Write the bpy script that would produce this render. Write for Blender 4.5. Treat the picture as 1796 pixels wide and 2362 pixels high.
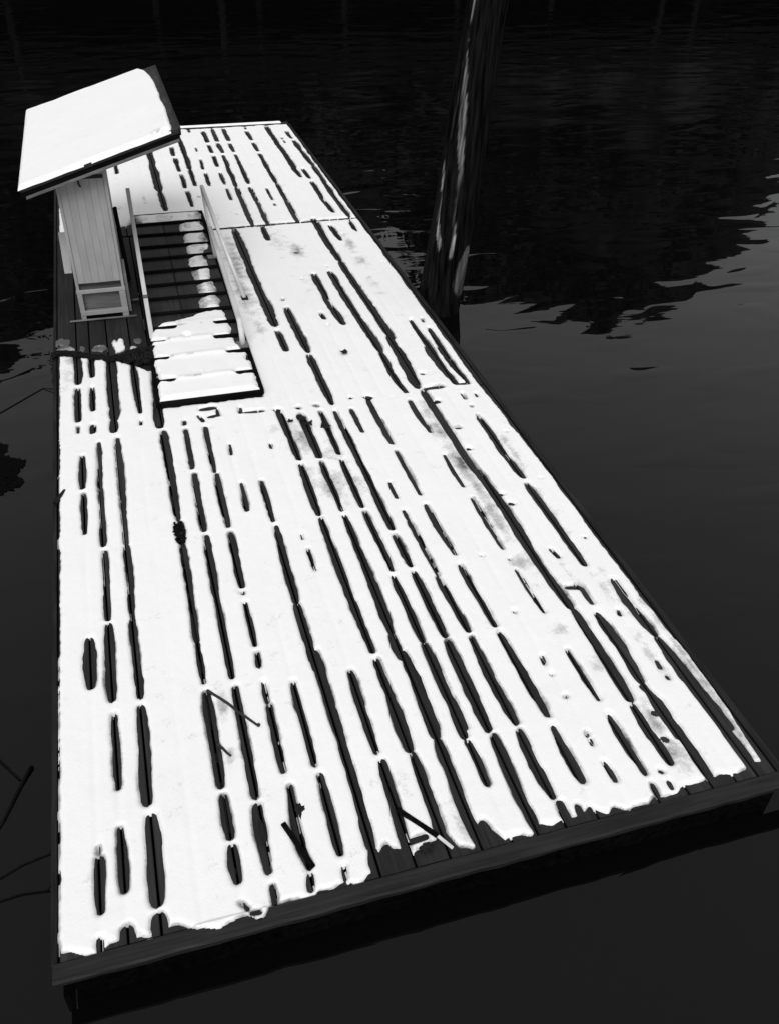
import bpy, bmesh, math, random
import numpy as np
from mathutils import Matrix, Vector
random.seed(7)
SC = bpy.context.scene
COL = SC.collection
for o in list(bpy.data.objects): bpy.data.objects.remove(o)

# ---------------------------------------------------------------- camera, sky, sun, exposure
cd = bpy.data.cameras.new('camera'); cam = bpy.data.objects.new('camera', cd); COL.objects.link(cam)
cd.sensor_fit = 'VERTICAL'; cd.sensor_height = 36.0; cd.lens = 36.0*2025.1/2362.0
cd.clip_start = 0.05; cd.clip_end = 2000
cam.matrix_world = Matrix(((0.958083,0.157106,-0.239573,1.0217),(-0.285472,0.594043,-0.752077,-2.7427),
                           (0.024161,0.788943,0.613991,5.0989),(0,0,0,1)))
SC.camera = cam
SUN_EL, SUN_AZ = math.radians(48), math.radians(200)
wd = bpy.data.worlds.new('World'); SC.world = wd; wd.use_nodes = True
nt = wd.node_tree; nt.nodes.clear()
sky = nt.nodes.new('ShaderNodeTexSky'); sky.sky_type = 'NISHITA'; sky.sun_disc = False
sky.sun_elevation = SUN_EL; sky.sun_rotation = SUN_AZ; sky.dust_density = 4.0; sky.air_density = 1.0
bw = nt.nodes.new('ShaderNodeRGBToBW')
veil = nt.nodes.new('ShaderNodeMix'); veil.data_type = 'FLOAT'      # even overcast veil over the clear sky
veil.inputs[0].default_value = 0.82; veil.inputs[3].default_value = 8.6
bgn = nt.nodes.new('ShaderNodeBackground'); bgn.inputs[1].default_value = 0.060
wo = nt.nodes.new('ShaderNodeOutputWorld')
L = nt.links.new
L(sky.outputs[0], bw.inputs[0]); L(bw.outputs[0], veil.inputs[2]); L(veil.outputs[0], bgn.inputs[0]); L(bgn.outputs[0], wo.inputs[0])
sl = bpy.data.lights.new('sun', 'SUN'); so = bpy.data.objects.new('sun', sl); COL.objects.link(so)
sl.energy = 1.5; sl.angle = math.radians(32); sl.color = (1, 1, 1)
sd_ = Vector((math.sin(SUN_AZ)*math.cos(SUN_EL), math.cos(SUN_AZ)*math.cos(SUN_EL), math.sin(SUN_EL)))
so.rotation_euler = sd_.to_track_quat('Z', 'Y').to_euler(); so.location = (0, -10, 20)
vs = SC.view_settings; vs.view_transform = 'Standard'; vs.look = 'None'; vs.gamma = 1.0; vs.exposure = 0.36
vs.use_curve_mapping = False

# ---------------------------------------------------------------- helpers
def tag(o, label=None, cat=None, group=None, kind=None):
    if label: o['label'] = label
    if cat: o['category'] = cat
    if group: o['group'] = group
    if kind: o['kind'] = kind
    return o
def empty(name, loc=(0,0,0), rz=0):
    o = bpy.data.objects.new(name, None); COL.objects.link(o); o.location = loc; o.rotation_euler = (0,0,rz)
    o.empty_display_size = 0.2
    return o
def link(name, me, mat=None, parent=None, smooth=False):
    o = bpy.data.objects.new(name, me); COL.objects.link(o)
    if mat and not me.materials: me.materials.append(mat)
    if parent: o.parent = parent
    if smooth: me.polygons.foreach_set('use_smooth', [True]*len(me.polygons))
    return o
def mesh(name, v, f):
    me = bpy.data.meshes.new(name); me.from_pydata([tuple(map(float, a)) for a in v], [], f); me.update(); return me
def obj(name, bm, mat=None, parent=None, smooth=False):
    me = bpy.data.meshes.new(name); bm.to_mesh(me); bm.free(); return link(name, me, mat, parent, smooth)
def add_box(bm, c, s, bev=0.0, rot=None):
    r = bmesh.ops.create_cube(bm, size=1.0); vs_ = r['verts']
    bmesh.ops.scale(bm, vec=s, verts=vs_)
    if bev > 0:
        es = list({e for v in vs_ for e in v.link_edges})
        rb = bmesh.ops.bevel(bm, geom=es, offset=bev, segments=1, affect='EDGES', profile=0.5)
        vs_ = list({v for f in rb['faces'] for v in f.verts} | {v for v in vs_ if v.is_valid})
    if rot is not None: bmesh.ops.rotate(bm, cent=(0,0,0), matrix=rot, verts=vs_)
    bmesh.ops.translate(bm, vec=c, verts=vs_)
    return vs_
def box(name, lo, hi, mat, parent=None, bev=0.006):
    bm = bmesh.new(); c = [(a+b)/2 for a, b in zip(lo, hi)]; s = [abs(b-a) for a, b in zip(lo, hi)]
    add_box(bm, c, s, bev); return obj(name, bm, mat, parent)
def bar(bm, a, b, w, h, bev=0.004):
    a = Vector(a); b = Vector(b); d = b-a; q = d.to_track_quat('Y', 'Z').to_matrix()
    add_box(bm, (a+b)/2, (w, d.length, h), bev, q)
def tube(bm, pts, r, n=8, r1=None):
    pts = [Vector(p) for p in pts]; rings = []
    for i, p in enumerate(pts):
        d = (pts[min(i+1, len(pts)-1)]-pts[max(i-1, 0)]).normalized()
        u = d.orthogonal().normalized() if i == 0 else (u - d*u.dot(d)).normalized()
        w = d.cross(u); rr = r if r1 is None else r+(r1-r)*i/(len(pts)-1)
        rings.append([bm.verts.new(p+(u*math.cos(k*2*math.pi/n)+w*math.sin(k*2*math.pi/n))*rr) for k in range(n)])
    for a, b in zip(rings, rings[1:]):
        for k in range(n): bm.faces.new((a[k], a[(k+1)%n], b[(k+1)%n], b[k]))
    bm.faces.new(rings[0][::-1]); bm.faces.new(rings[-1])
def prism(name, prof, axis_lo, axis_hi, mat, parent, plane='xz'):
    """closed profile extruded along y (plane xz) or along x (plane yz)"""
    n = len(prof); v = []
    for t in (axis_lo, axis_hi):
        for a, b in prof: v.append((a, t, b) if plane == 'xz' else (t, a, b))
    f = [[i, (i+1)%n, n+(i+1)%n, n+i] for i in range(n)] + [list(range(n))[::-1], [n+i for i in range(n)]]
    me = mesh(name, v, f); bm = bmesh.new(); bm.from_mesh(me); bmesh.ops.recalc_face_normals(bm, faces=bm.faces); bm.to_mesh(me); bm.free()
    return link(name, me, mat, parent)
_nz = {}
def vnoise(x, y, seed=0):
    """smooth value noise in about -1..1 on numpy arrays"""
    if seed not in _nz: _nz[seed] = np.random.RandomState(seed).rand(256, 256)*2-1
    g = _nz[seed]; xi = np.floor(x).astype(int); yi = np.floor(y).astype(int); fx = x-xi; fy = y-yi
    fx = fx*fx*(3-2*fx); fy = fy*fy*(3-2*fy)
    a = g[xi%256, yi%256]; b = g[(xi+1)%256, yi%256]; c = g[xi%256, (yi+1)%256]; d = g[(xi+1)%256, (yi+1)%256]
    return (a*(1-fx)+b*fx)*(1-fy)+(c*(1-fx)+d*fx)*fy

# ---------------------------------------------------------------- materials (a monochrome place: greys only)
def mat(name, base, rough=0.7, spec=0.3):
    m = bpy.data.materials.new(name); m.use_nodes = True; b = m.node_tree.nodes['Principled BSDF']
    b.inputs['Base Color'].default_value = (base, base, base, 1); b.inputs['Roughness'].default_value = rough
    b.inputs['Specular IOR Level'].default_value = spec
    return m, m.node_tree, b
def nd(t, typ, **kw):
    n = t.nodes.new(typ)
    for k, v in kw.items(): setattr(n, k, v)
    return n
def ramp(t, stops):
    r = t.nodes.new('ShaderNodeValToRGB'); e = r.color_ramp.elements
    while len(e) < len(stops): e.new(0.5)
    for el, (p, g) in zip(e, stops): el.position = p; el.color = (g, g, g, 1)
    return r
def wood(name, lo, hi, grain=(30, 1.5, 30), rough=0.65, spec=0.25, bump=0.4, seed=0.0, patch=0.5, stain=1.6, dist=0.004, var=(0.75, 1.2)):
    m, t, b = mat(name, hi, rough, spec)
    tc = nd(t, 'ShaderNodeTexCoord'); oi = nd(t, 'ShaderNodeObjectInfo')
    ad = nd(t, 'ShaderNodeVectorMath', operation='MULTIPLY_ADD')
    t.links.new(oi.outputs['Random'], ad.inputs[0]); ad.inputs[1].default_value = (37, 91, 53); t.links.new(tc.outputs['Object'], ad.inputs[2])
    mp = nd(t, 'ShaderNodeMapping'); mp.inputs['Scale'].default_value = grain; t.links.new(ad.outputs[0], mp.inputs[0])
    n1 = nd(t, 'ShaderNodeTexNoise'); n1.inputs['Scale'].default_value = 1.0; n1.inputs['Detail'].default_value = 6; n1.inputs['Distortion'].default_value = 0.4
    t.links.new(mp.outputs[0], n1.inputs[0])
    n2 = nd(t, 'ShaderNodeTexNoise'); n2.inputs['Scale'].default_value = stain; n2.inputs['Detail'].default_value = 4; t.links.new(ad.outputs[0], n2.inputs[0])
    r1 = ramp(t, [(0.3, lo), (0.7, hi)]); t.links.new(n1.outputs[0], r1.inputs[0])
    r2 = ramp(t, [(0.3, 1-patch), (0.7, 1.0)]); t.links.new(n2.outputs[0], r2.inputs[0])
    mx = nd(t, 'ShaderNodeMix', data_type='RGBA', blend_type='MULTIPLY'); mx.inputs[0].default_value = 1.0
    t.links.new(r1.outputs[0], mx.inputs[6]); t.links.new(r2.outputs[0], mx.inputs[7])
    # board to board difference
    mr = nd(t, 'ShaderNodeMapRange'); mr.inputs['To Min'].default_value = var[0]; mr.inputs['To Max'].default_value = var[1]
    t.links.new(oi.outputs['Random'], mr.inputs[0])
    hs = nd(t, 'ShaderNodeMix', data_type='RGBA', blend_type='MULTIPLY'); hs.inputs[0].default_value = 1.0
    t.links.new(mx.outputs[2], hs.inputs[6]); t.links.new(mr.outputs[0], hs.inputs[7])
    t.links.new(hs.outputs[2], b.inputs['Base Color'])
    bp = nd(t, 'ShaderNodeBump'); bp.inputs['Strength'].default_value = bump; bp.inputs['Distance'].default_value = dist
    t.links.new(n1.outputs[0], bp.inputs['Height']); t.links.new(bp.outputs[0], b.inputs['Normal'])
    return m
M = {}
M['plank'] = wood('wet_plank', 0.012, 0.032, (34, 1.6, 34), 0.55, 0.25, 0.5)
M['beam'] = wood('beam_wood', 0.008, 0.029, (2.2, 38, 38), 0.6, 0.25, 0.6)
M['beam_y'] = wood('side_board_wood', 0.008, 0.026, (38, 2.2, 38), 0.6, 0.15, 0.6)
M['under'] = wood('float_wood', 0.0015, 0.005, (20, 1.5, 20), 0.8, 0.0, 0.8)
M['ramp'] = wood('ramp_wood', 0.016, 0.038, (30, 1.4, 30), 0.6, 0.25, 0.5)
M['cleat'] = wood('cleat_wood', 0.003, 0.009, (2, 30, 30), 0.8, 0.03, 0.5)
M['paint'] = wood('grey_white_paint', 0.325, 0.35, (30, 30, 1.6), 0.7, 0.15, 0.12, patch=0.16, var=(0.96, 1.02), stain=3.0, dist=0.002)
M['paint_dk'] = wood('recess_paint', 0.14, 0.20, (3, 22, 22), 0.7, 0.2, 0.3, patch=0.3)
M['white'] = wood('white_rail_paint', 0.70, 0.84, (12, 2.0, 12), 0.45, 0.3, 0.2, patch=0.25)
M['dark'] = wood('dark_trim', 0.02, 0.04, (6, 6, 6), 0.7, 0.2, 0.4)
M['batten'] = wood('grey_batten', 0.14, 0.26, (3, 20, 20), 0.7, 0.2, 0.4)
M['twig'] = wood('dark_stick', 0.02, 0.045, (30, 30, 30), 0.7, 0.2, 0.6)
M['pale'] = wood('pale_stick_end', 0.55, 0.75, (20, 20, 20), 0.7, 0.2, 0.3)
M['iron'] = mat('black_iron', 0.008, 0.6, 0.15)[0]
M['rope'] = wood('black_rope', 0.004, 0.012, (60, 60, 60), 0.9, 0.03, 0.8)
M['leaf'] = mat('dead_leaf', 0.016, 0.8, 0.1)[0]
M['scraps'] = mat('black_scraps', 0.004, 0.9, 0.0)[0]

def snow_mat():
    m, t, b = mat('snow', 0.88, 0.8, 0.1)
    tc = nd(t, 'ShaderNodeTexCoord')
    at = nd(t, 'ShaderNodeAttribute', attribute_name='slush')
    n = nd(t, 'ShaderNodeTexNoise'); n.inputs['Scale'].default_value = 34; n.inputs['Detail'].default_value = 6; n.inputs['Roughness'].default_value = 0.75
    t.links.new(tc.outputs['Object'], n.inputs[0])
    n0 = nd(t, 'ShaderNodeTexNoise'); n0.inputs['Scale'].default_value = 7; n0.inputs['Detail'].default_value = 3
    t.links.new(tc.outputs['Object'], n0.inputs[0])
    av = nd(t, 'ShaderNodeMath', operation='ADD'); t.links.new(n.outputs[0], av.inputs[0]); t.links.new(n0.outputs[0], av.inputs[1])
    a1 = nd(t, 'ShaderNodeMath', operation='MULTIPLY_ADD')   # slush*1.3 + (n+n0)*.5 - 1
    t.links.new(at.outputs['Fac'], a1.inputs[0]); a1.inputs[1].default_value = 1.0
    hb = nd(t, 'ShaderNodeMath', operation='MULTIPLY_ADD'); t.links.new(av.outputs[0], hb.inputs[0]); hb.inputs[1].default_value = 0.9; hb.inputs[2].default_value = -0.95
    t.links.new(hb.outputs[0], a1.inputs[2])
    r = ramp(t, [(0.12, 0.0), (0.85, 1.0)]); t.links.new(a1.outputs[0], r.inputs[0])
    mx = nd(t, 'ShaderNodeMix', data_type='RGBA'); t.links.new(r.outputs[0], mx.inputs[0])
    mx.inputs[6].default_value = (0.88, 0.88, 0.88, 1); mx.inputs[7].default_value = (0.10, 0.10, 0.10, 1)
    t.links.new(mx.outputs[2], b.inputs['Base Color'])
    n3 = nd(t, 'ShaderNodeTexNoise'); n3.inputs['Scale'].default_value = 60; n3.inputs['Detail'].default_value = 5
    t.links.new(tc.outputs['Object'], n3.inputs[0])
    bp = nd(t, 'ShaderNodeBump'); bp.inputs['Strength'].default_value = 0.35; bp.inputs['Distance'].default_value = 0.006
    t.links.new(n3.outputs[0], bp.inputs['Height']); t.links.new(bp.outputs[0], b.inputs['Normal'])
    return m
M['snow'] = snow_mat()

def water_mat():
    m, t, b = mat('water', 0.002, 0.015, 0.42)
    b.inputs['IOR'].default_value = 1.333
    tc = nd(t, 'ShaderNodeTexCoord')
    def lay(scale, rot, det, k):
        mp = nd(t, 'ShaderNodeMapping'); mp.inputs['Scale'].default_value = scale; mp.inputs['Rotation'].default_value = (0, 0, rot)
        t.links.new(tc.outputs['Object'], mp.inputs[0])
        n = nd(t, 'ShaderNodeTexNoise'); n.inputs['Scale'].default_value = 1; n.inputs['Detail'].default_value = det; n.inputs['Roughness'].default_value = 0.45
        t.links.new(mp.outputs[0], n.inputs[0])
        q = nd(t, 'ShaderNodeMath', operation='MULTIPLY'); q.inputs[1].default_value = k; t.links.new(n.outputs[0], q.inputs[0]); return q
    a = lay((0.35, 0.9, 1), 0.25, 1.0, 0.024); c = lay((0.8, 1.9, 1), -0.2, 0.6, 0.009)
    # calm near the float, more ruffled out on the open water
    sx = nd(t, 'ShaderNodeSeparateXYZ'); t.links.new(tc.outputs['Object'], sx.inputs[0])
    mr = nd(t, 'ShaderNodeMapRange'); mr.inputs['From Min'].default_value = 6; mr.inputs['From Max'].default_value = 26
    mr.inputs['To Min'].default_value = 0.55; mr.inputs['To Max'].default_value = 1.7; t.links.new(sx.outputs[1], mr.inputs[0])
    e = lay((3.0, 7.0, 1), 0.1, 1.0, 0.0008)
    sp = lay((1.1, 2.4, 1), -0.25, 0.0, 1.0)          # sparse single swells
    p1 = nd(t, 'ShaderNodeMath', operation='SUBTRACT', use_clamp=True); p1.inputs[1].default_value = 0.56; t.links.new(sp.outputs[0], p1.inputs[0])
    p2 = nd(t, 'ShaderNodeMath', operation='MULTIPLY'); p2.inputs[1].default_value = 0.024; t.links.new(p1.outputs[0], p2.inputs[0])
    s0 = nd(t, 'ShaderNodeMath', operation='ADD'); t.links.new(e.outputs[0], s0.inputs[0]); t.links.new(p2.outputs[0], s0.inputs[1])
    s1 = nd(t, 'ShaderNodeMath', operation='ADD'); t.links.new(a.outputs[0], s1.inputs[0]); t.links.new(c.outputs[0], s1.inputs[1])
    s = nd(t, 'ShaderNodeMath', operation='ADD'); t.links.new(s0.outputs[0], s.inputs[0]); t.links.new(s1.outputs[0], s.inputs[1])
    s2 = nd(t, 'ShaderNodeMath', operation='MULTIPLY'); t.links.new(s.outputs[0], s2.inputs[0]); t.links.new(mr.outputs[0], s2.inputs[1])
    bp = nd(t, 'ShaderNodeBump'); bp.inputs['Strength'].default_value = 1.0; bp.inputs['Distance'].default_value = 1.0
    t.links.new(s2.outputs[0], bp.inputs['Height']); t.links.new(bp.outputs[0], b.inputs['Normal'])
    return m
M['water'] = water_mat()
M['bank'] = wood('bank_earth', 0.004, 0.04, (0.5, 0.5, 0.25), 0.9, 0.1, 0.5)
M['conifer'] = wood('wood_foliage', 0.005, 0.08, (0.35, 0.35, 0.35), 0.9, 0.1, 0.3)
M['wharf'] = wood('wharf_timber', 0.003, 0.009, (1, 3, 3), 0.8, 0.1, 0.4)
M['pile'] = wood('wharf_pile', 0.002, 0.008, (4, 4, 0.5), 0.8, 0.1, 0.4)

WZ = -0.28          # water level; the deck surface is z = 0
# ---------------------------------------------------------------- setting
bm = bmesh.new()
vs_ = [bm.verts.new((x, y, 0)) for x, y in ((-400, -300), (500, -300), (500, 500), (-400, 500))]; bm.faces.new(vs_)
w_ = obj('water', bm, M['water']); w_.location = (0, 0, WZ); tag(w_, 'dark still harbour water around the float', 'water', kind='structure')

# the opposite shore lies just above the frame; the water shows it mirrored
def crest(x):
    return float(np.interp(x, [-80, -30, -9, -3, 4, 10, 15.5, 18, 22, 29, 34, 37.5, 40.5, 42.5, 46, 70, 120],
                              [19.5, 20.0, 20.4, 20.0, 18.0, 16.0, 14.8, 16.6, 21.0, 22.0, 23.2, 21.2, 16.4, 12.6, 10.5, 9, 9]))
nx, ny = 270, 8; v = []; f = []
for i in range(nx):
    x = -120+i*1.0
    for j in range(ny):
        y = 46+j*4.5; h = crest(x*50/(y+6))*(y+6)/50*(0.95+0.05*math.sin(x*0.83)*math.sin(x*0.31+1))*min(1, j/3.0)
        v.append((x, y + 1.5*math.sin(x*0.3), WZ-0.6 + h + (0.5*math.sin(x*0.9+j) if j else 0)))
for i in range(nx-1):
    for j in range(ny-1): f.append([i*ny+j, (i+1)*ny+j, (i+1)*ny+j+1, i*ny+j+1])
o = link('far_bank', mesh('far_bank', v, f), M['bank'], smooth=True); tag(o, 'dark earth bank on the opposite shore', 'bank', kind='structure')
v = []; f = []
rs = random.Random(3)
def tree(x, y, z0, h, r):
    zc = z0+h*0.62; rz_ = h*0.40
    for k in range(150):
        while True:
            a, b, c = (rs.uniform(-1, 1) for _ in range(3))
            if 0.25 < a*a+b*b+c*c < 1: break
        s = rs.uniform(0.22, 0.6)*(0.7+0.06*h); u = Vector((rs.uniform(-1, 1), rs.uniform(-1, 1), rs.uniform(-1, 1))).normalized(); w = u.orthogonal().normalized()
        p = Vector((x+a*r, y+b*r, zc+c*rz_)); n = len(v)
        for q, m_ in ((u, 1.1), (w, .7), (-u, .9), (-w, .8)): v.append(tuple(p+q*s*m_))
        f.append([n, n+1, n+2, n+3])
for row, (y0, dy) in enumerate(((50, 3), (56, 3), (61, 4))):
    x = -66.0
    while x < 80:
        yy = y0+rs.uniform(0, dy); top = crest(x*50/yy)*yy/50*(rs.uniform(0.84, 1.03) if row else rs.uniform(0.6, 0.92)); h = rs.uniform(6, 9) if top > 10 else top*.8
        tree(x, yy, top-h, h, rs.uniform(1.6, 2.8)); x += rs.uniform(1.3, 2.6)
o = link('far_wood', mesh('far_wood', v, f), M['conifer']); tag(o, 'dark wood on the far shore mirrored in the water', 'wood', kind='stuff')
wf = empty('wharf', (10, 43, WZ)); tag(wf, 'dark timber wharf added along the opposite shore so the water mirrors it black', 'wharf')
box('deck', (-70, 0, 2.6), (60, 4, 3.0), M['wharf'], wf, 0.02); box('bulkhead', (-70, 3.4, -0.5), (60, 3.7, 2.59), M['wharf'], wf, 0.02)
box('added_dark_wall', (-70, 1.0, 3.01), (60, 3.9, 4.75), M['wharf'], wf, 0.02)  # wharf and this wall are added, sized so the far water mirrors black
pm = None
for k in range(13):
    if pm is None:
        bm = bmesh.new(); tube(bm, [(0, 0, -1), (0, 0, 1), (0.03, 0, 3.9)], 0.2, 8, 0.16); p_ = obj('pile', bm, M['pile'], wf, True); pm = p_.data
    else: p_ = link('pile', pm, None, wf)
    p_.location = (-22+k*3.6+rs.uniform(-1.9, 1.9), -0.25+rs.uniform(0, 1.2), rs.uniform(-1.2, 0))

# ---------------------------------------------------------------- the floating dock
W_, LEN = 4.8, 17.28
JA, JB = 5.55, 11.23
dock = empty('floating_dock'); tag(dock, 'long plank-decked float dusted with snow, melted along the plank gaps', 'dock')
GAPS = {0: [.257,.404,.592,.83,1.068,1.28,1.50,1.712,1.915,2.148,2.372,2.585,2.79,2.972,3.172,3.405,3.634,3.858,4.085,4.270,4.455,4.625],
        1: [.245,.400,.61,.882,1.09,1.30,1.50,1.72,1.93,2.13,2.32,2.51,2.708,2.952,3.163,3.352,3.560,3.81,4.04,4.245,4.447,4.595],
        2: [.26,.48,.68,.87,1.07,1.29,1.51,1.742,1.97,2.19,2.385,2.64,2.915,3.09,3.32,3.575,3.81,4.05,4.30,4.442,4.655]}
SEC = [(0.004, JA-0.012), (JA+0.012, JB-0.03), (JB+0.03, LEN-0.10)]
def plank(x0, x1, y0, y1):
    g = 0.0075; b = 0.005; x0 += g; x1 -= g; zt = -0.001+rs.uniform(-0.0025, 0.0); d = 0.045; tw = rs.uniform(-.002, .002)
    y0 += rs.uniform(0, .006); y1 -= rs.uniform(0, .006)
    prof = [(x0, -d), (x1, -d), (x1, zt-b), (x1-b, zt), (x0+b, zt+tw), (x0, zt-b+tw)]
    v = []
    for t in (y0, y1):
        v += [(a-x0, t-y0, c) for a, c in prof]
    n = 6; f = [[i, (i+1)%n, n+(i+1)%n, n+i] for i in range(n)]+[list(range(n))[::-1], [n+i for i in range(n)]]
    o = link('plank', mesh('plank', v, f), M['plank'], dock); o.location = (x0, y0, 0)
for s, (y0, y1) in enumerate(SEC):
    xs_ = [0.02]+GAPS[s]+[4.775]
    for a, b in zip(xs_, xs_[1:]): plank(a, b, y0, y1)
# near end beam, sawn and a little wavy
def beam(name, x0, x1, y0, y1, z0, z1, m, seed, n=40, amp=0.004):
    v = []; f = []
    r = random.Random(seed)
    for i in range(n+1):
        x = x0+(x1-x0)*i/n; a = [amp*r.uniform(-1, 1) for _ in range(4)]
        v += [(x, y0+a[0], z0+a[1]), (x, y1, z0), (x, y1, z1+a[2]*.5), (x, y0+.012+a[0], z1+a[2]*.5), (x, y0+a[0], z1-.014+a[3]*.5)]
    for i in range(n):
        for k in range(5): f.append([i*5+k, i*5+(k+1)%5, i*5+5+(k+1)%5, i*5+5+k])
    f += [[0, 1, 2, 3, 4][::-1], [n*5+k for k in range(5)]]
    me = mesh(name, v, f); b_ = bmesh.new(); b_.from_mesh(me); bmesh.ops.recalc_face_normals(b_, faces=b_.faces); b_.to_mesh(me); b_.free()
    return link(name, me, m, dock)
beam('cap_plank', -0.01, 5.05, -0.115, -0.004, -0.035, 0.012, M['beam'], 5)
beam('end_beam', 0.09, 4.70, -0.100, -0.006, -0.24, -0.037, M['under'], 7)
beam('end_beam', 0.02, 4.80, LEN-0.09, LEN+0.03, -0.16, 0.02, M['beam'], 6)
box('side_board', (-0.025, -0.002, -0.19), (0.014, LEN-0.1, -0.006), M['beam_y'], dock, 0.005)
box('side_board', (4.781, -0.002, -0.19), (4.835, LEN-0.1, 0.006), M['beam_y'], dock, 0.006)
k = 0
for y in [0.45+0.915*i for i in range(19)]:
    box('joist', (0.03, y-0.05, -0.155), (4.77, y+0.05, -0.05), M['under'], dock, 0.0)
for x in (0.42, 1.35, 2.35, 3.35, 4.28):
    bm = bmesh.new(); pts = [(x+rs.uniform(-.03, .03), -0.04+rs.uniform(-.02, .03)+t*(LEN-0.1)/6, -0.37+rs.uniform(-.02, .02)) for t in range(7)]
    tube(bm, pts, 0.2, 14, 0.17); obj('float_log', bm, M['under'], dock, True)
bm = bmesh.new(); tube(bm, [(0.0, 4.42, .012), (0.05, 4.50, .03), (0.09, 4.60, .02)], 0.022, 7, 0.014); add_box(bm, (0.05, 4.5, 0.008), (0.05, .12, .016), .004)
obj('mooring_cleat', bm, M['iron'], dock)

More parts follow.
